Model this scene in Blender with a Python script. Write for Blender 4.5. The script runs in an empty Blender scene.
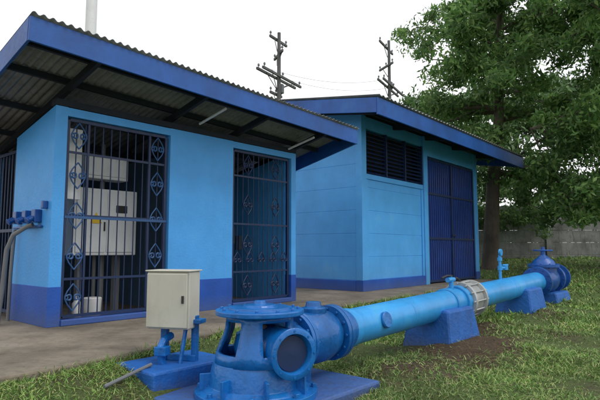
import bpy, math, random
import numpy as np
from mathutils import Vector, Matrix, noise
R=math.radians
random.seed(4); rng=np.random.default_rng(7)
scene=bpy.context.scene
# ------------------------------------------------------------------ materials
def newmat(name):
    m=bpy.data.materials.new(name); m.use_nodes=True
    nt=m.node_tree; b=nt.nodes['Principled BSDF']; return m,nt,b
def N(nt,t,**k):
    n=nt.nodes.new(t)
    for a,v in k.items(): setattr(n,a,v)
    return n
def ramp(nt,stops):
    r=N(nt,'ShaderNodeValToRGB'); e=r.color_ramp.elements
    while len(e)<len(stops): e.new(0.5)
    for i,(p,c) in enumerate(stops):
        e[i].position=p; e[i].color=(c[0],c[1],c[2],1)
    return r
def noise_n(nt,scale,detail=4,stretch=None,rough=.6):
    tc=N(nt,'ShaderNodeTexCoord'); mp=N(nt,'ShaderNodeMapping')
    nt.links.new(tc.outputs['Object'],mp.inputs['Vector'])
    if stretch: mp.inputs['Scale'].default_value=stretch
    n=N(nt,'ShaderNodeTexNoise'); n.inputs['Scale'].default_value=scale
    n.inputs['Detail'].default_value=detail; n.inputs['Roughness'].default_value=rough
    nt.links.new(mp.outputs[0],n.inputs['Vector']); return n
def mix(nt,a,b,fac,mode='MIX'):
    m=N(nt,'ShaderNodeMix',data_type='RGBA',blend_type=mode)
    for s,v in ((6,a),(7,b)):
        if isinstance(v,(tuple,list)): m.inputs[s].default_value=(v[0],v[1],v[2],1)
        else: nt.links.new(v,m.inputs[s])
    if isinstance(fac,(int,float)): m.inputs[0].default_value=fac
    else: nt.links.new(fac,m.inputs[0])
    return m.outputs[2]
def paint(name,c,rough=.5,var=.25,streak=.3,dirt=(.12,.1,.08),bump=.15,bscale=60,metal=0,dirtamt=.35,zdirt=None,fade=None):
    m,nt,b=newmat(name)
    n1=noise_n(nt,1.7,4)
    r1=ramp(nt,[(.3,[x*(1-var) for x in c]),(.6,[min(1,x*(1+var*.6)) for x in c])]+([(.75,fade)] if fade else []))
    nt.links.new(n1.outputs['Fac'],r1.inputs[0])
    n2=noise_n(nt,5,5,(3,3,.5),.7)
    r2=ramp(nt,[(.5,(0,0,0)),(.78,(streak,)*3)])
    nt.links.new(n2.outputs['Fac'],r2.inputs[0])
    col=mix(nt,r1.outputs[0],dirt,r2.outputs[0])
    n3=noise_n(nt,14,5,None,.75)
    r3=ramp(nt,[(.58,(0,0,0)),(.75,(dirtamt,)*3)])
    nt.links.new(n3.outputs['Fac'],r3.inputs[0])
    col=mix(nt,col,dirt,r3.outputs[0])
    if zdirt:
        tc=N(nt,'ShaderNodeTexCoord'); sx=N(nt,'ShaderNodeSeparateXYZ'); nt.links.new(tc.outputs['Object'],sx.inputs[0])
        ad=N(nt,'ShaderNodeMath',operation='MULTIPLY_ADD'); nt.links.new(n2.outputs['Fac'],ad.inputs[0]); ad.inputs[1].default_value=-.7*zdirt[0]; nt.links.new(sx.outputs['Z'],ad.inputs[2])
        mr=N(nt,'ShaderNodeMapRange'); mr.inputs[1].default_value=-.1*zdirt[0]; mr.inputs[2].default_value=zdirt[0]; mr.inputs[3].default_value=zdirt[1]; mr.inputs[4].default_value=0
        nt.links.new(ad.outputs[0],mr.inputs[0]); col=mix(nt,col,zdirt[2],mr.outputs[0])
    nt.links.new(col,b.inputs['Base Color'])
    rr=N(nt,'ShaderNodeMapRange'); rr.inputs[3].default_value=max(.05,rough-.12); rr.inputs[4].default_value=min(1,rough+.2)
    nt.links.new(n3.outputs['Fac'],rr.inputs[0]); nt.links.new(rr.outputs[0],b.inputs['Roughness'])
    b.inputs['Metallic'].default_value=metal
    if bump:
        n4=noise_n(nt,bscale,2); bp=N(nt,'ShaderNodeBump'); bp.inputs['Strength'].default_value=bump
        bp.inputs['Distance'].default_value=.01
        nt.links.new(n4.outputs['Fac'],bp.inputs['Height']); nt.links.new(bp.outputs[0],b.inputs['Normal'])
    return m
LB=paint('light_blue_wall',(.062,.34,.78),.5,.09,.14,(.04,.22,.52),.3,35,dirtamt=.1,zdirt=(.6,.2,(.06,.2,.40)),fade=(.09,.39,.78))
LB2=paint('pale_blue_wall',(.072,.36,.78),.45,.10,.16,(.05,.24,.50),.3,35,dirtamt=.14,zdirt=(.5,.35,(.10,.24,.38)),fade=(.12,.43,.78))
DB=paint('dark_blue_skirt',(.008,.075,.38),.5,.2,.22,(.02,.06,.18),.25,35,dirtamt=.3,zdirt=(.16,.4,(.08,.10,.14)),fade=(.012,.11,.43))
FB=paint('fascia_blue',(.010,.085,.34),.45,.25,.35,(.02,.06,.18),.15,20,fade=(.02,.13,.40))
GB=paint('gate_blue',(.006,.022,.08),.45,.2,.2,(.03,.02,.015),.05)
GB2=paint('gate_scroll_blue',(.02,.08,.22),.45,.2,.2,(.05,.03,.02),.05)
DOORB=paint('door_blue',(.006,.035,.20),.42,.25,.3,(.02,.03,.06),.1)
PB=paint('pump_blue',(.004,.11,.37),.27,.35,.45,(.006,.03,.10),.5,18,dirtamt=.6,fade=(.012,.17,.46))
PBD=paint('valve_dark_blue',(.005,.07,.29),.33,.3,.35,(.02,.04,.09),.4,25,dirtamt=.4)
PL=paint('pipe_light_blue',(.03,.28,.64),.28,.22,.35,(.015,.14,.38),.2,10,dirtamt=.4,fade=(.06,.37,.70))
BLK=paint('block_blue',(.008,.10,.38),.55,.3,.5,(.02,.05,.13),.8,22,dirtamt=.6,fade=(.015,.14,.42),zdirt=(.14,.6,(.09,.08,.07)))
SIL=paint('galvanised',(.42,.44,.44),.4,.2,.3,(.2,.17,.14),.1,40,metal=.4)
GREYB=paint('grey_enclosure',(.50,.49,.42),.45,.1,.3,(.28,.24,.17),.05,30,dirtamt=.3)
CABG=paint('cabinet_grey',(.72,.74,.74),.5,.08,.2,(.35,.35,.34),.05)
CONC=paint('concrete',(.175,.148,.112),.9,.45,.6,(.055,.05,.032),.8,30,dirtamt=.8,fade=(.26,.23,.19))
FENC=paint('fence_concrete',(.21,.215,.205),.9,.4,.8,(.06,.07,.045),.7,14,dirtamt=.75,fade=(.32,.32,.30))
CONDM=paint('conduit_grey',(.14,.15,.16),.5,.2,.3,(.1,.08,.06),.1)
WOODP=paint('pole_wood',(.10,.10,.10),.9,.3,.4,(.06,.06,.06),.3)
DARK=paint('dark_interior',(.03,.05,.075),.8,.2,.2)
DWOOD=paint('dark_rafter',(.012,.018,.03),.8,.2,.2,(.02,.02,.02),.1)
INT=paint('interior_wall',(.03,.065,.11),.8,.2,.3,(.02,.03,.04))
CORR=paint('corrugated_zinc',(.20,.21,.215),.5,.3,.7,(.08,.065,.05),.1,20,metal=.2,dirtamt=.5)
WHITE=paint('white_paint',(.7,.7,.7),.5,.08,.1)
RUST=paint('rusty_steel',(.15,.10,.07),.7,.4,.5,(.05,.03,.02),.4)
YEL=paint('warning_yellow',(.80,.52,.02),.5,.05,.05)
BARK=paint('bark',(.10,.08,.062),.95,.4,.6,(.03,.025,.02),1.0,14)
BLACKM=paint('black_rubber',(.02,.02,.022),.6,.2,.1)
def leafmat(name,c1,c2,c3,trans=0):
    m,nt,b=newmat(name)
    g=N(nt,'ShaderNodeNewGeometry')
    r=ramp(nt,[(0,c1),(.55,c2),(1,c3)])
    nt.links.new(g.outputs['Random Per Island'],r.inputs[0])
    n=noise_n(nt,.9,2); r2=ramp(nt,[(.35,(.65,.65,.65)),(.65,(1.3,1.3,1.15))])
    nt.links.new(n.outputs['Fac'],r2.inputs[0])
    col=mix(nt,r.outputs[0],r2.outputs[0],1.0,'MULTIPLY')
    nt.links.new(col,b.inputs['Base Color']); b.inputs['Roughness'].default_value=.55
    if trans:
        t=N(nt,'ShaderNodeBsdfTranslucent'); nt.links.new(col,t.inputs['Color'])
        ms=N(nt,'ShaderNodeMixShader'); ms.inputs[0].default_value=trans
        nt.links.new(b.outputs[0],ms.inputs[1]); nt.links.new(t.outputs[0],ms.inputs[2])
        nt.links.new(ms.outputs[0],nt.nodes['Material Output'].inputs['Surface'])
    return m
LEAF=leafmat('neem_leaves',(.06,.14,.04),(.11,.23,.065),(.21,.33,.10),.5)
LEAF2=leafmat('background_leaves',(.08,.16,.065),(.13,.24,.09),(.19,.30,.13))
GRASS=leafmat('grass_blades',(.07,.18,.028),(.14,.27,.05),(.33,.37,.14))
STRAW=leafmat('dry_clippings',(.20,.20,.08),(.36,.34,.16),(.55,.48,.28))
# ------------------------------------------------------------------ mesh builder
class MB:
    def __init__(s): s.v=[];s.f=[]
    def box(s,c,d,rot=None):
        o=len(s.v); M=rot or Matrix.Identity(3)
        for x in(-.5,.5):
            for y in(-.5,.5):
                for z in(-.5,.5):
                    p=M@Vector((x*d[0],y*d[1],z*d[2])); s.v.append((c[0]+p.x,c[1]+p.y,c[2]+p.z))
        for f in((0,1,3,2),(4,6,7,5),(0,4,5,1),(2,3,7,6),(0,2,6,4),(1,5,7,3)): s.f.append(tuple(o+i for i in f))
        return s
    def b2(s,a,b):
        return s.box([(a[i]+b[i])/2 for i in range(3)],[abs(b[i]-a[i]) for i in range(3)])
    def prism(s,poly,axis,a,b):
        o=len(s.v);n=len(poly)
        for t in(a,b):
            for p in poly:
                s.v.append({0:(t,p[0],p[1]),1:(p[0],t,p[1]),2:(p[0],p[1],t)}[axis])
        s.f.append(tuple(o+i for i in range(n))[::-1]); s.f.append(tuple(o+n+i for i in range(n)))
        for i in range(n):
            j=(i+1)%n; s.f.append((o+i,o+j,o+n+j,o+n+i))
        return s
    def tube(s,pts,r,n=8,cap=True):
        pts=[Vector(p) for p in pts]; rs=r if isinstance(r,(list,tuple)) else [r]*len(pts)
        o=len(s.v); up=None
        for i,p in enumerate(pts):
            d=(pts[min(i+1,len(pts)-1)]-pts[max(i-1,0)]).normalized()
            if up is None:
                up=Vector((0,0,1)) if abs(d.z)<.9 else Vector((1,0,0))
            a=d.cross(up)
            if a.length<1e-4: a=d.cross(Vector((0.3,1,0.2)))
            a.normalize(); b=d.cross(a).normalized(); up=a.cross(d)
            for k in range(n):
                t=2*math.pi*k/n; q=p+(a*math.cos(t)+b*math.sin(t))*rs[i]; s.v.append(tuple(q))
        for i in range(len(pts)-1):
            for k in range(n):
                k2=(k+1)%n; s.f.append((o+i*n+k,o+i*n+k2,o+(i+1)*n+k2,o+(i+1)*n+k))
        if cap:
            s.f.append(tuple(o+k for k in range(n))[::-1]); e=o+(len(pts)-1)*n; s.f.append(tuple(e+k for k in range(n)))
        return s
    def lathe(s,prof,c,d=(0,0,1),n=36,skip=None,cap=True):
        d=Vector(d).normalized(); up=Vector((0,0,1)) if abs(d.z)<.9 else Vector((1,0,0))
        a=d.cross(up).normalized(); b=d.cross(a).normalized(); o=len(s.v); c=Vector(c)
        for r,h in prof:
            for k in range(n):
                t=2*math.pi*k/n; s.v.append(tuple(c+d*h+(a*math.cos(t)+b*math.sin(t))*r))
        for i in range(len(prof)-1):
            for k in range(n):
                if skip and skip(i,k): continue
                k2=(k+1)%n; s.f.append((o+i*n+k,o+i*n+k2,o+(i+1)*n+k2,o+(i+1)*n+k))
        if cap:
            s.f.append(tuple(o+k for k in range(n))[::-1]); e=o+(len(prof)-1)*n; s.f.append(tuple(e+k for k in range(n)))
        return s
    def bolts(s,c,d,R0,n,r=.014,h=.03,ph=0):
        d=Vector(d).normalized(); up=Vector((0,0,1)) if abs(d.z)<.9 else Vector((1,0,0))
        a=d.cross(up).normalized(); b=d.cross(a).normalized(); c=Vector(c)
        for k in range(n):
            t=2*math.pi*(k+ph)/n; p=c+(a*math.cos(t)+b*math.sin(t))*R0
            s.tube([p-d*h/2,p+d*h/2],r,6)
        return s
    def obj(s,name,mat,parent=None,bevel=0,smooth=False,solid=0):
        me=bpy.data.meshes.new(name); me.from_pydata(s.v,[],s.f); me.update()
        if smooth:
            me.polygons.foreach_set('use_smooth',[True]*len(me.polygons)); me.set_sharp_from_angle(angle=R(38))
        ob=bpy.data.objects.new(name,me); scene.collection.objects.link(ob)
        me.materials.append(mat)
        if solid:
            m=ob.modifiers.new('solid','SOLIDIFY'); m.thickness=solid; m.offset=-1
        if bevel:
            m=ob.modifiers.new('bevel','BEVEL'); m.width=bevel; m.segments=2; m.limit_method='ANGLE'; m.angle_limit=R(40)
        if parent: ob.parent=parent
        return ob
def empty(name,loc=(0,0,0),rz=0):
    e=bpy.data.objects.new(name,None); e.location=loc; e.rotation_euler=(0,0,rz); scene.collection.objects.link(e); return e
def npmesh(name,V,F,mat,parent=None):
    me=bpy.data.meshes.new(name); nv=len(V); nf,k=F.shape
    me.vertices.add(nv); me.vertices.foreach_set('co',V.astype(np.float32).ravel())
    me.loops.add(nf*k); me.loops.foreach_set('vertex_index',F.astype(np.int32).ravel())
    me.polygons.add(nf); me.polygons.foreach_set('loop_start',np.arange(0,nf*k,k,dtype=np.int32))
    me.update(calc_edges=True); me.validate()
    me.materials.append(mat); ob=bpy.data.objects.new(name,me); scene.collection.objects.link(ob)
    if parent: ob.parent=parent
    return ob
# ------------------------------------------------------------------ camera / light
CAMZ=1.15
cam=bpy.data.cameras.new('camera'); co=bpy.data.objects.new('camera',cam); scene.collection.objects.link(co)
cam.lens=31.2; cam.sensor_width=36; cam.clip_end=1500; co.location=(0,0,CAMZ); co.rotation_euler=(R(95.5),0,0)
scene.camera=co
w=bpy.data.worlds.new('World'); scene.world=w; w.use_nodes=True; nt=w.node_tree
bg=nt.nodes['Background']; sky=N(nt,'ShaderNodeTexSky',sky_type='NISHITA'); sky.sun_disc=False
sel,saz=R(58),R(122)
sky.sun_elevation=sel; sky.sun_rotation=saz; sky.air_density=1.5; sky.dust_density=3
tc=N(nt,'ShaderNodeTexCoord'); cn=N(nt,'ShaderNodeTexNoise'); cn.inputs['Scale'].default_value=2.2; cn.inputs['Detail'].default_value=5
mp=N(nt,'ShaderNodeMapping'); mp.inputs['Scale'].default_value=(1,1,2.5)
nt.links.new(tc.outputs['Generated'],mp.inputs[0]); nt.links.new(mp.outputs[0],cn.inputs['Vector'])
cr=ramp(nt,[(.3,(8.3,8.45,8.9)),(.6,(9.7,9.7,9.9))]); nt.links.new(cn.outputs['Fac'],cr.inputs[0])
nt.links.new(mix(nt,sky.outputs[0],cr.outputs[0],.95),bg.inputs['Color']); bg.inputs['Strength'].default_value=.126
sl=bpy.data.lights.new('sun','SUN'); sl.energy=1.4; sl.angle=R(26); sl.color=(1,.97,.92)
so=bpy.data.objects.new('sun',sl); scene.collection.objects.link(so)
sd=Vector((math.sin(saz)*math.cos(sel),math.cos(saz)*math.cos(sel),math.sin(sel)))
so.rotation_euler=sd.to_track_quat('Z','Y').to_euler()
scene.view_settings.view_transform='Standard'; scene.view_settings.look='None'; scene.view_settings.exposure=0
# ------------------------------------------------------------------ ground
A0=np.array([-2.83,5.8]); ua=np.array([.665,.747]); na=np.array([.747,-.665])
C0=np.array([-.32,3.95]); aa=41.0; up=np.array([math.sin(R(aa)),math.cos(R(aa))]); npv=np.array([up[1],-up[0]])
def sq(x,y):
    dx=x-A0[0]; dy=y-A0[1]; return dx*ua[0]+dy*ua[1], dx*na[0]+dy*na[1]
def qedge(s): return np.interp(s,[-6,-1.07,-.21,.69,2.5,4,6,13],[2.4,2.1,2.0,1.72,1.3,1.05,.9,.88])
SL0,SL1=-6,12.6
def albe(x,y):
    dx=x-C0[0];dy=y-C0[1]; return dx*up[0]+dy*up[1], dx*npv[0]+dy*npv[1]
def soil(x,y):
    al,be=albe(x,y); s=np.zeros_like(np.asarray(al,float))
    for a0,b0,sa,sb,k in ((2.75,.5,.95,.5,1.0),(1.55,.35,.6,.38,.8),(5.7,.4,.6,.35,.6),(3.6,.1,1.2,.3,.75),(1.3,-.75,.7,.3,.6),(-.9,-1.0,.4,.3,.5)):
        s=np.maximum(s,k*np.exp(-((al-a0)/sa)**2-((be-b0)/sb)**2))
    return s
def gz(x,y):
    s,q=sq(x,y); d=q-qedge(s); t=np.clip(d/1.1,0,1); t=t*t*(3-2*t)
    base=np.interp(s,[-6,.3,3.1,6,7.5,10,14,18,40],[.05,0,.05,.18,.25,.3,.6,.85,.9])
    near=np.interp(s,[12.6,14,18,40],[.25,.5,.85,.9])
    z=near*(1-t)+base*t
    bump=.014*np.sin(x*3.1+1.3*np.sin(y*2.3))+.014*np.sin(y*4.1+x*1.7)+.008*np.sin(x*9.1+y*5.3)
    return z+(bump+.09*soil(x,y)*(1+.3*np.sin(x*17+y*5)*np.sin(y*19)))*(t)
def axis(lo,hi,a,b,st):
    mid=np.arange(a,b+1e-6,st); out=[]
    p=b; k=st
    while p<hi: k*=1.25; p=min(hi,p+k); out.append(p)
    p=a;k=st; neg=[]
    while p>lo: k*=1.25; p=max(lo,p-k); neg.append(p)
    return np.array(neg[::-1]+list(mid)+out)
xs=axis(-400,400,-5,10,.06); ys=axis(-60,700,1.5,16,.06)
X,Y=np.meshgrid(xs,ys); Z=gz(X,Y); V=np.stack([X,Y,Z],-1).reshape(-1,3)
I=np.arange(len(V)).reshape(X.shape)
F=np.stack([I[:-1,:-1],I[:-1,1:],I[1:,1:],I[1:,:-1]],-1).reshape(-1,4)
GM,nt,b=newmat('ground_soil_grass')
n1=noise_n(nt,1.3,6,None,.7); r1=ramp(nt,[(.34,(.14,.11,.065)),(.42,(.12,.15,.045)),(.58,(.13,.21,.05)),(.74,(.22,.26,.09))]); nt.links.new(n1.outputs['Fac'],r1.inputs[0])
at=N(nt,'ShaderNodeAttribute',attribute_name='soil')
n5=noise_n(nt,6,5,None,.75)
ma=N(nt,'ShaderNodeMath',operation='MULTIPLY_ADD'); nt.links.new(n5.outputs['Fac'],ma.inputs[0]); ma.inputs[1].default_value=1.4; nt.links.new(at.outputs['Fac'],ma.inputs[2])
mr=N(nt,'ShaderNodeMapRange'); mr.inputs[1].default_value=.85; mr.inputs[2].default_value=1.25; nt.links.new(ma.outputs[0],mr.inputs[0])
c=mix(nt,r1.outputs[0],(.115,.075,.042),mr.outputs[0])
n2=noise_n(nt,38,5,None,.85); r2=ramp(nt,[(.33,(.35,.35,.33)),(.52,(.95,.95,.9)),(.68,(1.7,1.65,1.5))]); nt.links.new(n2.outputs['Fac'],r2.inputs[0])
nt.links.new(mix(nt,c,r2.outputs[0],1,'MULTIPLY'),b.inputs['Base Color']); b.inputs['Roughness'].default_value=.95
bp=N(nt,'ShaderNodeBump'); bp.inputs['Strength'].default_value=1; bp.inputs['Distance'].default_value=.05
nt.links.new(n2.outputs['Fac'],bp.inputs['Height']); nt.links.new(bp.outputs[0],b.inputs['Normal'])
go=npmesh('ground',V,F,GM); go.data.polygons.foreach_set('use_smooth',[True]*len(go.data.polygons))
sa=go.data.attributes.new('soil','FLOAT','POINT'); sa.data.foreach_set('value',soil(V[:,0],V[:,1]).astype(np.float32))
m=MB(); poly=[]
for s in np.arange(-6,12.61,.15):
    j=.035*noise.noise(Vector((s*2.1,0,0)))+.02*noise.noise(Vector((s*7,3,0))); poly.append(tuple(A0+ua*s+na*(qedge(s)+j)))
poly+=[tuple(A0+ua*12.6-na*9),tuple(A0-ua*6-na*9)]
m.prism(poly[::-1],2,-.2,.30); m.obj('pavement',CONC,bevel=.015)
# ------------------------------------------------------------------ grass
gp=empty('grass')
KX,KY=-1.03,4.38
def grass(n,y0,y1,h,wd,name,mode=0):
    y=y0*(y1/y0)**rng.random(n); x=(rng.random(n)*2-1)*(y*.72+.8)
    if mode==2:
        s=rng.uniform(-2,12,n); q=qedge(s)+rng.normal(0,.07,n)+.03; x=A0[0]+ua[0]*s+na[0]*q; y=A0[1]+ua[1]*s+na[1]*q
    s,q=sq(x,y)
    ok=~((q<qedge(s)+(.0 if mode!=2 else -.03))&(s>SL0)&(s<SL1))&(y>1)
    al,be=albe(x,y)
    ok&=~((al>-.58)&(al<.93)&(be>-.67)&(be<.49))
    ok&=~((al>2.62)&(al<3.5)&(abs(be)<.31))
    ka=(x-KX)*up[0]+(y-KY)*up[1]; kb=(x-KX)*npv[0]+(y-KY)*npv[1]
    ok&=~((abs(ka)<.40)&(abs(kb)<.29))
    nz=np.array([noise.noise(Vector((a*1.1,b_*1.1,0)))+.5*noise.noise(Vector((a*3.1,b_*3.1,5))) for a,b_ in zip(x,y)])
    ok&=(rng.random(n)<np.clip(.68+nz*1.4,.1,1)*np.clip(1-1.1*soil(x,y),.05,1))
    x=x[ok];y=y[ok];nz=nz[ok];n=len(x); z=gz(x,y)
    hh=h*(.4+rng.random(n)*.9)*(1+nz*.6)*(y/4)**.25; ww=wd*(y/4)**.6*(.6+.8*rng.random(n)); a=rng.random(n)*6.283; lean=rng.random(n)**.7*2.2; la=rng.random(n)*6.283
    if mode==1: lean[:]=8+rng.random(n)*8; z=z+.01+rng.random(n)*.03
    base=np.stack([x,y,z],-1); side=np.stack([np.cos(a),np.sin(a),0*a],-1)*ww[:,None]/2
    d=np.stack([np.cos(la)*lean,np.sin(la)*lean,np.ones(n)],-1); d/=np.linalg.norm(d,axis=1)[:,None]
    mid=base+d*hh[:,None]*.6; d2=d.copy(); d2[:,2]-=.45 if mode!=1 else .1; tip=mid+d2*hh[:,None]*.5
    V=np.stack([base-side,base+side,mid+side*.7,mid-side*.7,tip],1).reshape(-1,3)
    o=np.arange(n)*5
    F=np.concatenate([np.stack([o,o+1,o+2],-1),np.stack([o,o+2,o+3],-1),np.stack([o+3,o+2,o+4],-1)])
    return npmesh(name,V,F,GRASS if mode!=1 else STRAW,gp)
grass(230000,2.4,9,.055,.0058,'near_blades')
grass(80000,7,26,.09,.010,'far_blades')
grass(32000,2.4,14,.08,.005,'cut_straw',1)
grass(14000,1,2,.085,.006,'edge_tufts',2)
# ------------------------------------------------------------------ corrugated sheet
def corr(x0,x1,prof,name,parent,mat=CORR,per=.09,amp=.014):
    nx=int((x1-x0)/per*6); xs=np.linspace(x0,x1,nx); V=[];k=len(prof)
    for (yy,zz) in prof:
        V.append(np.stack([xs,np.full(nx,yy),zz+amp*np.sin(xs*2*math.pi/per)],-1))
    V=np.concatenate(V); I=np.arange(len(V)).reshape(k,nx)
    F=np.stack([I[:-1,:-1],I[:-1,1:],I[1:,1:],I[1:,:-1]],-1).reshape(-1,4)
    o=npmesh(name,V,F,mat,parent); md=o.modifiers.new('s','SOLIDIFY'); md.thickness=.004
    return o
# ------------------------------------------------------------------ building A
bA=empty('blue_pump_control_building',(A0[0]+.05,A0[1],.30),math.atan2(ua[1],ua[0]))
L=4.07; D=2.5; sl_=.235; ws=.2; HW=2.5; zt=3.09
def wt(y): return HW-ws*y
T=.14
m=MB()
m.prism([(0,.44),(1.12,.44),(1.12,wt(1.12)),(0,wt(0))],0,0,T)
m.prism([(1.95,.44),(D,.44),(D,wt(D)),(1.95,wt(1.95))],0,0,T)
m.prism([(T,.0),(D,.0),(D,wt(D)),(T,wt(T))],0,L-T,L)
m.b2((1.54,0,.44),(2.66,T,HW)); m.b2((3.96,0,.44),(L,T-.003,HW))
m.b2((T,0,2.40),(1.54,T-.02,HW-.003)); m.b2((2.66,0,2.40),(3.96,T-.02,HW-.003))
m.obj('walls',LB,bA)
m=MB()
m.b2((-.006,-.006,.0),(T+.006,1.126,.44)); m.b2((-.006,1.95,0),(T+.006,D,.44))
m.b2((1.535,-.006,0),(2.665,T+.003,.44)); m.b2((3.955,-.006,0),(L+.006,T+.003,.44))
m.obj('painted_skirting',DB,bA,bevel=.004)
m=MB()
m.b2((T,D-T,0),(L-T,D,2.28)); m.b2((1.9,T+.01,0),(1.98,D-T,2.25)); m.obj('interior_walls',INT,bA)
m=MB(); m.b2((T+.008,-.03,.0),(1.53,T,.07)); m.b2((2.67,-.03,0),(3.95,T,.07)); m.obj('thresholds',DB,bA,bevel=.01)
xr0,xr1=-.72,4.68; yf=-.80; yb=D+.35; roofparts=[]
roofparts.append(corr(xr0,xr1,[(yf-.03,zt+.016),(yb,zt-sl_*(yb-yf))],'corrugated_roof',bA))
m=MB()
m.b2((xr0,yf,zt-.26),(xr1,yf+.03,zt-.012))
roofparts.append(m.obj('front_fascia',FB,bA,bevel=.004))
m=MB()
for x in (xr0-.004,xr1-.026):
    m.prism([(yf+.031,zt-.26),(yb,zt-.26-sl_*(yb-yf)),(yb,zt-.015-sl_*(yb-yf)),(yf+.031,zt-.015)],0,x,x+.03)
roofparts.append(m.obj('side_fascias',FB,bA,bevel=.004))
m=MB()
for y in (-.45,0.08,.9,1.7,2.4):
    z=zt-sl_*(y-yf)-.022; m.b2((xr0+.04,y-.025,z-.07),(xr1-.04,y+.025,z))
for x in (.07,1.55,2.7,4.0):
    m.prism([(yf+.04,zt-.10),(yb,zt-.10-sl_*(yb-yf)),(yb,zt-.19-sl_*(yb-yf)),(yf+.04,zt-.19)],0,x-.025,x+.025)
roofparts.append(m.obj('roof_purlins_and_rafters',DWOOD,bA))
m=MB()
for x,y in((1.9,-.35),(3.8,-.3)):
    z=zt-sl_*(y-yf)-.23; m.tube([(x-.02,y-.28,z+.06),(x-.02,y+.28,z-.06)],.018,10)
roofparts.append(m.obj('fluorescent_tubes',WHITE,bA,smooth=True))
for o in roofparts: o.rotation_euler=(0,.034,0)
m=MB().b2((.0,-.01,2.505),(L,.13,2.58)).obj('wall_plate_beam',DWOOD,bA)
def spiral(cx,cz,r,turns,a0,dirn,y,n=22):
    return [(cx+math.cos(a0+dirn*t*turns*6.283)*r*(1-.82*t),y,cz+math.sin(a0+dirn*t*turns*6.283)*r*(1-.82*t)) for t in [i/n for i in range(n+1)]]
def gate(x0,x1,z0,z1,name,mode):
    g=MB(); s=MB(); y=.055
    for x in (x0,x1): g.box((x,y,(z0+z1)/2),(.036,.036,z1-z0))
    for z in (z0,z1): g.box(((x0+x1)/2,y,z),(x1-x0-.037,.034,.034))
    W=x1-x0
    rails=[z0+.42,z0+1.15,z1-.38]
    for z in rails: g.box(((x0+x1)/2,y-.004,z),(W-.037,.014,.028))
    nb=int(W/.105)
    for i in range(1,nb):
        x=x0+W*i/nb; g.tube([(x,y+.012,z0),(x,y+.012,z1)],.0075,6)
    if mode==1:
        for x in (x0+.25,x1-.25): g.box((x,y,(z0+z1)/2),(.025,.03,z1-z0-.04))
    cols=[x0+.13,x1-.13] if mode==1 else [x0+W*.25,x0+W*.75]
    def heart(cx,cz,r,flip=1):
        for sg in(-1,1):
            p=spiral(cx+sg*r*.55,cz,r*.55,1.15,(0 if sg>0 else math.pi),sg*flip,y-.014)
            tail=[(cx,y-.014,cz-flip*r*1.7)]
            s.tube(tail+[(cx+sg*r*.75,y-.014,cz-flip*r*.75)]+p,.0085,6)
    zz=z0+.2
    while zz<z1-.15:
        for cx in cols:
            heart(cx,zz,.085,1); heart(cx,zz+.02,.085,-1)
        zz+=.47 if mode==1 else .62
    if mode==2:
        for cx in [x0+.1+ (W-.2)*i/4 for i in range(5)]: heart(cx,z0+.6,.07,-1)
    g.obj(name,GB,bA); s.obj(name+'_scrolls',GB2 if mode==1 else GB,bA,smooth=True)
gate(T+.03,1.50,.10,2.37,'entrance_iron_gate',1)
gate(2.70,3.92,.10,2.37,'second_iron_gate',2)
MB().box((.84,.035,1.23),(1.36,.014,.03)).obj('gate_latch_bar',GB2,bA)
m=MB(); m.b2((.52,.6,.78),(1.42,.95,1.66)); m.b2((.66,.65,1.8),(1.3,.9,2.12)); m.obj('electrical_cabinets',CABG,bA,bevel=.012)
m=MB(); m.b2((.56,.585,.82),(.96,.599,1.62)); m.b2((.98,.585,.82),(1.38,.599,1.62)); m.b2((.7,.635,1.84),(1.26,.649,2.08)); m.obj('cabinet_doors',CABG,bA,bevel=.008)
m=MB(); m.prism([(.74,1.20),(.90,1.20),(.82,1.34)],1,.576,.584); m.obj('warning_sticker',YEL,bA)
m=MB(); m.b2((.93,.575,1.1),(.95,.584,1.22)); m.b2((1.1,.575,1.35),(1.26,.584,1.45)); m.obj('cabinet_handle_and_label',BLACKM,bA)
m=MB(); m.b2((.7,.8,0.0),(.78,.88,.78)); m.b2((1.22,.8,0),(1.3,.88,.78)); m.tube([(1.05,.85,0),(1.05,.85,.78)],.04); m.tube([(.95,.85,0.02),(.95,.85,.78)],.025);m.tube([(1.0,.8,1.66),(1.0,.8,2.3)],.03); m.obj('cabinet_supports',CONDM,bA)
m=MB(); m.lathe([(.05,0),(.055,.02),(.055,.2),(.02,.25),(.02,.29)],(.52,.4,.0)); m.lathe([(.09,0),(.1,.02),(.11,.25),(.1,.26)],(.72,.4,0)); m.obj('plastic_containers',WHITE,bA,smooth=True)
m=MB(); m.b2((.19,.16,1.45),(.40,.19,2.30)); m.obj('open_meter_panel_door',CABG,bA,bevel=.006)
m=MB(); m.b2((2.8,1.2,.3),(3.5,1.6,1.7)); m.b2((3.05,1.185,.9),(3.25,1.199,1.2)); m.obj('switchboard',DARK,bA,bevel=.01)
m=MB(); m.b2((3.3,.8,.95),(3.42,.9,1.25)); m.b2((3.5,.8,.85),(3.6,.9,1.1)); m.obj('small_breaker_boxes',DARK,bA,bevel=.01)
m=MB()
for i,y in enumerate((.30,.58,.86)):
    z=1.24
    m.box((-.04,y,z),(.08,.11,.15)); m.tube([(-.08,y,z-.02),(-.13,y,z-.05)],.035,12); m.tube([(-.13,y,z-.05),(-.15,y,z-.062)],.042,12)
m.box((-.02,.6,1.12),(.04,.8,.025)); m.box((-.03,.12,1.36),(.06,.06,.09))
m.obj('industrial_socket_outlets',PBD,bA,bevel=.008)
m=MB(); m.tube([(-.06,.34,1.14),(-.10,.40,1.12),(-.2,.52,1.02),(-.24,.58,.85),(-.25,.62,.4),(-.27,.66,0)],.026,12)
m.tube([(-.05,.9,1.1),(-.07,.9,.6),(-.07,.92,0)],.02,10); m.obj('cable_conduits',CONDM,bA,smooth=True)
m=MB()
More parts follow.
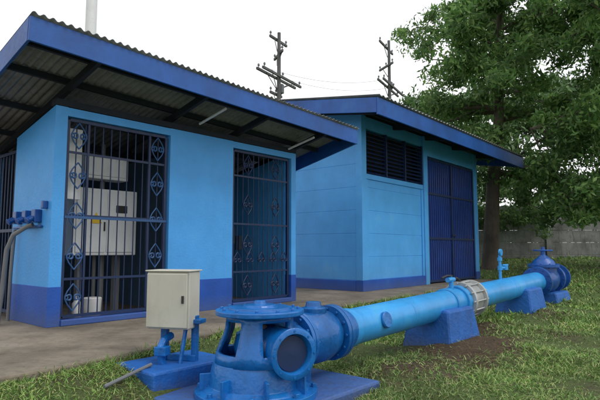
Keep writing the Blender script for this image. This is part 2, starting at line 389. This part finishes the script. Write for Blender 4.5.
for y in(1.16,1.9): m.box((.05,y,1.1),(.05,.05,2.15))
for i in range(1,7): m.tube([(.05,1.16+.106*i,.05),(.05,1.16+.106*i,2.1)],.009,6)
for z in(.08,1.1,2.12): m.box((.05,1.53,z),(.03,.74,.04))
m.obj('side_iron_gate',GB,bA)
# ------------------------------------------------------------------ building B
ab=40.2; B0=(1.29,10.8,.30); bB=empty('blue_generator_building',B0,R(90-ab))
LBn=6.3; DBn=6.4; hb=3.72; SK=.22
m=MB(); ph=.49
zc=SK
while zc<hb-.02:
    z1=min(zc+ph,hb); m.b2((0,0,zc+.004),(.14,DBn,z1-.004)); zc+=ph
m.prism([(0,hb),(DBn,hb),(DBn/2,hb+.15*DBn/2)],0,.002,.138)
zc=SK
while zc<2.4:
    z1=min(zc+ph,2.43); m.b2((.142,.03,zc+.004),(2.78,.14,z1-.004)); zc+=ph
m.b2((.142,0.03,3.45),(2.78,.14,hb)); m.b2((2.98,.01,3.25),(LBn-.25,.14,hb)); m.b2((LBn-.25,0,SK),(LBn,.14,hb))
m.b2((LBn-.14,.142,.0),(LBn,DBn,hb)); m.b2((.142,DBn-.14,0),(LBn-.142,DBn,hb))
m.prism([(0,hb),(DBn,hb),(DBn/2,hb+.15*DBn/2)],0,LBn-.138,LBn-.002)
m.obj('panel_walls',LB2,bB,bevel=.005)
MB().b2((.006,.05,.0),(.12,DBn-.05,hb)).b2((.125,.036,.0),(2.7,.12,2.40)).obj('wall_core',LB2,bB)
m=MB(); m.b2((2.78,-.03,.0),(2.98,.15,hb)); m.b2((-.02,-.02,SK+.002),(.16,.14,hb-.002)); m.b2((.165,0.0,2.36),(2.775,.029,2.47)); m.b2((.165,0.0,SK+.002),(.25,.029,2.355));m.b2((2.69,0.0,SK+.002),(2.775,.029,2.355)); m.obj('pilasters_and_sill',LB2,bB,bevel=.006)
m=MB(); m.b2((-.03,-.03,0),(2.775,.145,SK)); m.b2((-.03,.15,0),(.15,DBn,SK-.005)); m.b2((LBn-.26,-.01,0),(LBn+.01,.145,SK)); m.obj('painted_skirting',DB,bB,bevel=.004)
m=MB()
for i in range(11):
    z=2.52+i*.088; m.box((1.47,.06,z),(2.56,.10,.012),Matrix.Rotation(R(35),3,'X'))
for x in(.18,1.04,1.9,2.76): m.b2((x-.02,.0,2.475),(x+.02,.11,3.448))
m.obj('louvre_vents',GB,bB)
MB().b2((.15,.3,2.3),(2.8,.32,3.6)).obj('vent_shade_sheet',BLACKM,bB)  # black sheet added behind the slats as the shade of the unlit room
m=MB(); x=3.0
while x<LBn-.27:
    m.b2((x,.05,.03),(min(x+.075,LBn-.26),.075,3.2)); m.b2((x+.075,.065,.03),(min(x+.12,LBn-.26),.085,3.2)); x+=.12
m.obj('corrugated_metal_door',DOORB,bB)
m=MB()
for x in (3.01,4.5,LBn-.28): m.b2((x-.025,.02,.03),(x+.025,.048,3.22))
for z in (.06,1.15,2.3,3.2): m.b2((3.04,.03,z-.03),(LBn-.31,.047,z+.03))
m.box((4.6,.01,1.25),(.3,.02,.05)); m.obj('door_frame_and_bolts',GB,bB,bevel=.003)
rx0,rx1=-.85,7.7; fy=-.95; zf=3.73; rg=DBn/2
zr=zf+.15*(rg-fy)
corr(rx0,rx1,[(fy-.04,zf+.02),(rg,zr+.02),(DBn+.95,zf+.02)],'corrugated_roof',bB,per=.15,amp=.02)
m=MB(); m.b2((rx0,fy,zf-.34),(rx1,fy+.04,zf-.015)); m.b2((rx0,DBn+.9,zf-.34),(rx1,DBn+.94,zf-.03)); m.obj('eave_fascias',FB,bB,bevel=.004)
m=MB()
for x in(rx0-.004,rx1-.036):
    m.prism([(fy+.042,zf-.30),(rg,zr-.30),(DBn+.89,zf-.30),(DBn+.89,zf-.012),(rg,zr-.012),(fy+.042,zf-.012)],0,x,x+.04)
m.obj('gable_fascias',FB,bB,bevel=.004)
m=MB()
for y in(-.5,-.1,.6,1.4,2.2,3.0): 
    z=zf+.15*(y-fy)-.02; m.b2((rx0+.05,y-.03,z-.1),(rx1-.05,y+.03,z))
for x in(-.4,1.4,2.9,4.6,6.3):
    m.prism([(fy+.05,zf-.12),(rg,zr-.12),(rg,zr-.24),(fy+.05,zf-.24)],0,x-.03,x+.03)
m.obj('roof_purlins',DWOOD,bB)
# ------------------------------------------------------------------ pump + pipeline
U=Vector((up[0],up[1],0)); Nn=Vector((npv[0],npv[1],0)); P0=Vector((.415,4.8,0))
PR=.163
def ax(t,dz=0):
    p=P0+U*t; p.z=.445+.030*t+dz; return p
Ud=(ax(1)-ax(0)).normalized()
C=Vector((C0[0],C0[1],0)); rot=Matrix.Rotation(R(90-aa),3,'Z')
pm=empty('pump_discharge_head')
m=MB(); m.box(C+U*.175-Nn*.09+Vector((0,0,0.0)),(1.5,1.15,.20),rot); m.obj('concrete_base',BLK,pm,bevel=.02)
m=MB()
m.lathe([(.45,.10),(.45,.14),(.39,.15),(.39,.155),(.35,.18),(.335,.28),(.32,.34)],C,n=40)
m.lathe([(.0,.28),(.2,.28),(.28,.34),(.30,.43),(.28,.52),(.20,.57),(.05,.59)],C+U*.15+Nn*.02,n=36)
m.bolts(C+Vector((0,0,.15)),(0,0,1),.418,8,.020,.05)
for a in range(0,360,45):
    d=Vector((math.cos(R(a+15)),math.sin(R(a+15)),0)); p=C+d*.37
    m.box(p+Vector((0,0,.2)),(.09,.02,.13),Matrix.Rotation(R(a+15),3,'Z'))
m.obj('lower_casing',PB,pm,bevel=.008,smooth=True)
CT=C+Vector((.02,0,-.015))
m=MB(); prof=[(.33,.35),(.32,.43),(.295,.49),(.27,.55),(.255,.6),(.25,.65),(.25,.69)]
nn=40
m.lathe(prof,CT,n=nn,skip=lambda i,k:(1<=i<=4) and ((k%10) in (1,2,3,4,5,6)),cap=False)
m.obj('yoke_with_windows',PB,pm,smooth=True,solid=.035)
m=MB(); m.lathe([(.325,.69),(.33,.695),(.33,.722),(.325,.727),(.24,.730),(.235,.745),(.13,.745),(.12,.76),(.05,.765),(.04,.79),(.0,.79)],CT,n=48)
m.bolts(CT+Vector((0,0,.73)),(0,0,1),.285,12,.014,.03); m.obj('top_motor_flange',PB,pm,bevel=.004,smooth=True)
m=MB(); m.tube([C+Vector((0,0,.3)),C+Vector((0,0,.67))],.045,16); m.lathe([(.09,.5),(.09,.56),(.06,.6)],C); m.obj('shaft_and_stuffing_box',RUST,pm,smooth=True)
pd=Vector((.50,-.86,0)).normalized(); pc=C+Vector((.10,.0,.44))
m=MB(); m.lathe([(.15,.05),(.155,.33),(.172,.335),(.176,.36),(.17,.365),(.138,.367),(.134,.36),(.128,.315),(.0,.313)],pc,pd,n=40,cap=False)
m.bolts(pc+pd*.36,pd,.156,8,.008,.022)
m.obj('hand_hole_port',PB,pm,smooth=True)
m=MB(); m.lathe([(.124,.318),(.12,.325),(0,.33)],pc,pd,n=30,cap=False); m.obj('port_shade_disc',GB,pm,smooth=True)  # dark disc paints in the shade inside the open port
m=MB(); c0=ax(-1.12)
q=lambda t:t+1.12
m.lathe([(.165,.1),(.16,q(-.78)),(.165,q(-.74)),(.23,q(-.735)),(.23,q(-.70)),(.223,q(-.698)),(.223,q(-.694)),(.23,q(-.692)),(.23,q(-.66)),(.185,q(-.655)),(.20,q(-.6)),(.22,q(-.50)),(.22,q(-.40)),(.195,q(-.30)),(.175,q(-.27)),(.235,q(-.265)),(.235,q(-.225)),(.228,q(-.223)),(.228,q(-.219)),(.235,q(-.217)),(.235,q(-.18)),(.18,q(-.175)),(.175,q(-0.05)),(.166,q(-.04))],c0,Ud,n=44)
for tt in(-.695,-.22): m.bolts(ax(tt),Ud,.204,12,.014,.12)
m.lathe([(.0,0),(.11,0),(.11,.05),(.07,.06),(.06,.1),(0,.1)],ax(-.46,.185),(0,0,1),n=24)
m.obj('discharge_nozzle_and_check_valve',PB,pm,bevel=.004,smooth=True)
pl=empty('water_pipeline')
m=MB(); m.lathe([(PR,-.08),(PR,2.36)],ax(0),Ud,n=44)
m.lathe([(PR,2.88),(PR,5.55)],ax(0),Ud,n=44)
m.obj('pipe_sections',PL,pl,smooth=True)
m=MB()
for t0,t1,rr in((-.05,.04,.175),(1.0,1.03,.167),(2.02,2.12,.183),(2.30,2.40,.195),(2.92,2.98,.178),(4.05,4.08,.168)):
    m.lathe([(rr-.01,t0),(rr,t0+.008),(rr,t1-.008),(rr-.01,t1)],ax(0),Ud,n=44)
m.obj('weld_collars',PL,pl,smooth=True)
m=MB()
m.lathe([(.165,2.4),(.23,2.405),(.235,2.445),(.185,2.45),(.185,2.49),(.20,2.5),(.205,2.7),(.185,2.73),(.235,2.735),(.235,2.775),(.165,2.78),(.165,2.9)],ax(0),Ud,n=44)
for k in range(12):
    t=2*math.pi*k/12; a=Ud.cross(Vector((0,0,1))).normalized(); b_=Ud.cross(a); o=(a*math.cos(t)+b_*math.sin(t))*.217
    m.tube([ax(2.36)+o,ax(2.82)+o],.011,6)
m.obj('flexible_coupling',SIL,pl,smooth=True)
cd=(Nn*.97+Vector((0,0,.2))).normalized()
m=MB(); m.lathe([(.075,.13),(.078,.18),(.07,.19),(0,.19)],ax(.42),cd,n=24,cap=False); m.obj('side_port_cap',PB,pl,smooth=True)
m=MB(); p=ax(2.2,.165); m.tube([p,p+Vector((0,0,.10))],.028,12); m.tube([p+Vector((0,0,.11))-U*.10,p+Vector((0,0,.11))+U*.07],.03,12)
m.tube([p+Vector((0,0,.11)),p+Vector((0,0,.15))],.015,8); m.obj('air_release_valve',PL,pl,smooth=True)
m=MB(); m.tube([p+Vector((0,0,.155))+U*.03,p+Vector((0,0,.165))-U*.1,p+Vector((0,0,.14))-U*.25],.012,6)
pts=[p+Vector((0,0,.11))+U*.07]+[p+U*(.07+.06*i)+Vector((0,0,.11+.05*math.sin(i*.8)-.02*i)) for i in range(1,6)]; m.tube(pts,.012,8); m.obj('valve_lever_and_hose',BLACKM,pl,smooth=True)
m=MB(); p=ax(3.85,.155); m.tube([p,p+Vector((0,0,.36))],.022,12); m.tube([p+Vector((0,0,.17))-U*.02,p+Vector((0,0,.17))+U*.2],.022,10); m.lathe([(.034,-.03),(.034,.03)],p+Vector((0,0,.17))); m.lathe([(.034,-.025),(.034,.025)],p+Vector((0,0,.3)))
m.lathe([(.0,0),(.05,0),(.05,.03),(0,.03)],p+Vector((0,0,.40)),Nn,n=20); m.tube([p+Vector((0,0,.17))+U*.2-Vector((0,0,.03)),p+Vector((0,0,.21))+U*.2],.045,12); m.tube([p+Vector((0,0,.21))+U*.1,p+Vector((0,0,.21))+U*.32],.014,8)
m.obj('gauge_riser',PL,pl,smooth=True)
def supp(t,w0,w1,hw,name,ztop,zb):
    m=MB(); p=ax(t)
    for (hx,hy,z) in((w0,hw,zb),(w1,hw*.75,ztop)):
        for sx,sy in((-1,-1),(1,-1),(1,1),(-1,1)):
            v=p+U*sx*hx+Nn*sy*hy; m.v.append((v.x,v.y,z))
    m.f+= [(0,3,2,1),(4,5,6,7),(0,1,5,4),(1,2,6,5),(2,3,7,6),(3,0,4,7)]
    m.obj(name,BLK,pl,bevel=.03)
supp(1.93,.44,.34,.33,'concrete_support_1',.48,-.1)
supp(4.7,.40,.32,.31,'concrete_support_2',.56,.05)
supp(6.15,.45,.38,.32,'concrete_support_3',.42,.1)
ev=empty('gate_valve'); c0=ax(0)
m=MB(); m.lathe([(.165,5.5),(.25,5.505),(.25,5.55),(.25,5.552),(.25,5.60),(.18,5.605),(.2,5.75),(.23,5.85),(.23,6.05),(.2,6.15),(.18,6.3),(.25,6.305),(.25,6.40),(.17,6.405),(.17,6.7),(.24,6.705),(.24,6.75),(.0,6.75)],c0,Ud,n=36)
pv=ax(5.95)
m.lathe([(.22,.05),(.21,.22),(.26,.225),(.26,.27),(.2,.275),(.17,.34),(.09,.40),(.07,.42),(.04,.44),(.03,.58)],pv,n=30)
m.bolts(pv+Vector((0,0,.25)),(0,0,1),.235,10,.015,.08); m.bolts(ax(5.55),Ud,.225,12,.015,.14); m.bolts(ax(6.35),Ud,.225,12,.015,.13)
m.obj('valve_body',PBD,ev,smooth=True)
m=MB(); hwp=pv+Vector((0,0,.52)); ring=[hwp+Vector((math.cos(a)*.15,math.sin(a)*.15,0)) for a in [i*math.pi/14 for i in range(29)]]; m.tube(ring,.014,8)
for a in range(4): m.tube([hwp,hwp+Vector((math.cos(a*math.pi/2)*.15,math.sin(a*math.pi/2)*.15,0))],.01,6)
m.obj('handwheel',PBD,ev,smooth=True)
cb=empty('control_box_on_stand'); K=Vector((-1.05,4.38,0)); rk=Matrix.Rotation(R(-14),3,'Z')
m=MB(); m.box(K+Vector((.02,.0,.1)),(.78,.56,.30),rot); m.obj('concrete_plinth',BLK,cb,bevel=.02)
def kp(x,y,z): return K+rk@Vector((x,y,z-.085))
m=MB()
m.box(kp(-.07,0,.46),(.055,.055,.40),rk); m.box(kp(.19,0.02,.48),(.05,.05,.44),rk); m.box(kp(.06,.0,.36),(.3,.03,.05),rk)
m.box(kp(0.05,.02,.655),(.42,.12,.035),rk)
m.tube([kp(.0,-.16,.32),kp(-.02,-.17,.46),kp(-.02,-.12,.51),kp(0,-.02,.54)],.03,12); m.box(kp(-.0,-.17,.44),(.10,.09,.07),rk)
m.tube([kp(.12,-.10,.32),kp(.14,-.05,.60)],.018,8)
m.obj('stand',PB,cb,bevel=.006)
m=MB(); m.box(kp(.01,-.02,.83),(.38,.20,.46),rk); m.obj('enclosure',GREYB,cb,bevel=.012)
m=MB(); m.box(kp(.01,-.133,.83),(.355,.022,.43),rk); m.box(kp(.01,-.02,1.066),(.40,.24,.012),rk); m.obj('enclosure_door',GREYB,cb,bevel=.008)
m=MB(); m.box(kp(.155,-.148,.84),(.018,.012,.06),rk); m.obj('door_latch',BLACKM,cb)
def gpt(x,y,dz): return Vector((x,y,float(gz(np.array(x),np.array(y)))+dz))
m=MB(); m.tube([gpt(-1.36,3.72,.03),Vector((-1.15,4.12,.27)),],.014,8); m.obj('steel_bar',CONDM,None,smooth=True)
# ------------------------------------------------------------------ standpipe, poles
m=MB(); m.lathe([(.11,0),(.11,9.0),(.12,9.0),(.12,9.1),(0,9.1)],(-4.3,10.3,0.2),n=24); m.obj('white_standpipe',WHITE,smooth=True)
def upole(x,y,h,rz,name,spec):
    e=empty(name,(x,y,.3),rz); m=MB(); m.tube([(0,0,0),(0,0,h)],[.14,.08],12); m.obj('pole',WOODP,e,smooth=True)
    m=MB(); ins=MB()
    for (z,l,off,yy,dr) in spec:
        M=Matrix.Rotation(dr,3,'Z'); m.box((off,yy,z),(l,.09,.11),M)
        for k in(-.46,.0,.46):
            p=Vector((off,yy,z))+M@Vector((k*l,0,.05)); ins.lathe([(.02,0),(.02,.08),(.05,.09),(.055,.15),(.03,.2),(0,.21)],p,n=8)
        a=Vector((off,yy,z)); m.tube([a+M@Vector((l*.3,-.05,0)),(0,.1,z-.6)],.02,6); m.tube([a-M@Vector((l*.3,.05,0)),(0,.1,z-.6)],.02,6)
    m.obj('crossarms',WOODP,e); ins.obj('insulators',CONDM,e,smooth=True)
    m=MB(); m.lathe([(.0,0),(.12,0),(.12,.4),(.08,.44),(0,.44)],(.24,.0,h-2.9),n=14); m.obj('transformer_cutout',CONDM,e,smooth=True)
    return e
upole(-1.0,24,11.2,R(60),'utility_pole',[(9.0,3.4,.1,.16,0),(9.0,3.4,.1,-.16,0),(10.9,1.5,.2,.16,0),(10.2,1.3,.2,.16,R(50)),(8.2,1.0,0,.16,0)])
upole(5.3,30,13.3,R(62),'utility_pole',[(12.9,2.4,0,.16,0),(10.5,3.8,.3,.16,0),(10.5,3.8,.3,-.16,0),(11.7,1.5,-.1,.16,R(50))])
m=MB()
def wire(a,b,sag=.5):
    m.tube([Vector(a).lerp(Vector(b),i/12)-Vector((0,0,sag*4*(i/12)*(1-i/12))) for i in range(13)],.007,5)
for o in(-.7,.7): wire((-1+o*.5,24+o,9.45),(5.3+o*.5,30+o,11.0),.4)
m.obj('power_lines',CONDM)
# ------------------------------------------------------------------ fence
fw=empty('concrete_panel_fence',(5.3,20.2,.75),R(-3)); m=MB(); pn=MB(); rd=random.Random(5)
for i in range(14):
    x=i*2.1; m.b2((x-.09,-.09,-.3),(x+.09,.09,2.15+rd.uniform(-.06,.06)))
    for k in range(5):
        j=rd.uniform(-.012,.012)
        pn.b2((x+.092,-.03+j,-.25+k*.47),(x+2.008,.03+j,-.25+k*.47+.464))
m.obj('posts',FENC,fw,bevel=.01); pn.obj('panels',FENC,fw,bevel=.012)
# ------------------------------------------------------------------ trees
def leaves(cent,rad,per,size,name,mat,parent,droop=.5,flat=.6):
    cent=np.array(cent); rad=np.array(rad); n=len(cent)*per
    ci=np.repeat(np.arange(len(cent)),per)
    d=rng.normal(size=(n,3)); d/=np.linalg.norm(d,axis=1)[:,None]; r=rng.random(n)**.6
    p=cent[ci]+d*(r*rad[ci])[:,None]*np.array([1,1,flat])
    a=rng.normal(size=(n,3)); a[:,2]-=droop; a/=np.linalg.norm(a,axis=1)[:,None]
    b=np.cross(a,rng.normal(size=(n,3))); b/=np.linalg.norm(b,axis=1)[:,None]
    L=size*(.6+.8*rng.random(n)); W=L*.36
    V=np.stack([p-a*L[:,None]/2,p+b*W[:,None]/2,p+a*L[:,None]/2,p-b*W[:,None]/2],1).reshape(-1,3)
    F=np.arange(n*4).reshape(-1,4); return npmesh(name,V,F,mat,parent)
def tree(base,name,H,crown,mat=LEAF,nl=16,per=260,size=.16,seed=1,r0=.26,crad=.6,lean=(0,0),zlow=.38,extra=(),ns=3):
    rd=random.Random(seed); e=empty(name,base)
    m=MB(); tp=[]
    for i in range(9):
        t=i/8; tp.append(Vector((lean[0]*t+.12*math.sin(i*1.3+seed)*t,lean[1]*t+.1*math.cos(i*1.7+seed)*t,H*t*.86)))
    m.tube([Vector((0,0,-.3))]+tp,[r0*1.25]+[r0*(1-.75*(i/8)**.9) for i in range(9)],12)
    cents=[];rads=[]
    specs=[]
    for i in range(nl):
        t=zlow+(1-zlow)*(i+.5)/nl*.95; az=i*2.4+rd.uniform(-.4,.4); ln=crown*(1.05-.55*abs(t-.62)/.5)*rd.uniform(.7,1.15); specs.append((t,az,ln,rd.uniform(.15,.7)))
    for x in extra: specs.append(x)
    for t,az,ln,rise in specs:
        k=t*8; i0=min(int(k),7); st=tp[i0].lerp(tp[i0+1],k-i0); d=Vector((math.cos(az),math.sin(az),0))
        pts=[st]; rr=r0*(1-.75*t)*.55
        for j in range(1,7):
            u=j/6; pts.append(st+d*ln*u+Vector((rd.uniform(-.12,.12),rd.uniform(-.12,.12),ln*(rise*u-.35*u*u))))
        m.tube(pts,[max(.012,rr*(1-.85*j/6)) for j in range(7)],7)
        for j in range(2,7):
            for s_ in range(ns):
                o=Vector((rd.gauss(0,1),rd.gauss(0,1),rd.gauss(0,.6)))*ln*.17
                c=pts[j]+o; m.tube([pts[j],pts[j].lerp(c,.5)+Vector((0,0,.05)),c],[.02,.014,.007],5)
                cents.append(c); rads.append(crad*rd.uniform(.5,1.2))
    m.obj('trunk_and_limbs',BARK,e,smooth=True)
    leaves(cents,rads,per,size,'foliage',mat,e)
    return e
tree((6.25,17.2,.7),'neem_tree',12.0,3.1,seed=3,nl=17,per=120,size=.19,r0=.27,crad=.62,lean=(.9,.2),zlow=.45,extra=[(.40,-2.4,2.0,.05),(.33,-.5,2.8,-.15),(.30,.0,3.2,-.1),(.5,-3.0,3.0,.2),(.75,-.2,3,.3)])
tree((9.6,13.8,.6),'neem_tree',10.8,3.1,seed=8,nl=18,per=120,size=.18,r0=.22,crad=.62,lean=(-.5,.3),zlow=.30,extra=[(.27,3.3,2.2,-.1),(.25,-2.2,2.0,-.1),(.26,2.5,2.4,-.05)])
tree((11.5,27,.8),'background_tree',11,4.0,mat=LEAF2,seed=11,nl=13,per=90,size=.32,r0=.25,crad=1.0,zlow=.25)
tree((8.6,31,.8),'background_tree',11.2,3.6,mat=LEAF2,seed=15,nl=13,per=90,size=.32,r0=.25,crad=.95,zlow=.25)
tree((17,25,.8),'background_tree',12,4.5,mat=LEAF2,seed=21,nl=13,per=90,size=.32,r0=.25,crad=1.05,zlow=.2)
cs=[];rs=[]
for i in range(260):
    x=rng.uniform(3,55); y=rng.uniform(22.5,32); cs.append((x,y,.7+rng.uniform(.2,4.4)*(1 if y>26 else .8))); rs.append(rng.uniform(.8,1.4))
leaves(cs,rs,100,.34,'background_shrubs',LEAF2,None)
cs=[(8.0+rng.normal()*1.1,19.75+rng.normal()*.15,2.55+rng.normal()*.3) for i in range(34)]+[(5.6+rng.normal()*.35,19.7,1.6+rng.uniform(-.7,.9)) for i in range(12)]
leaves(cs,[.38]*len(cs),90,.13,'fence_creeper',LEAF,None)
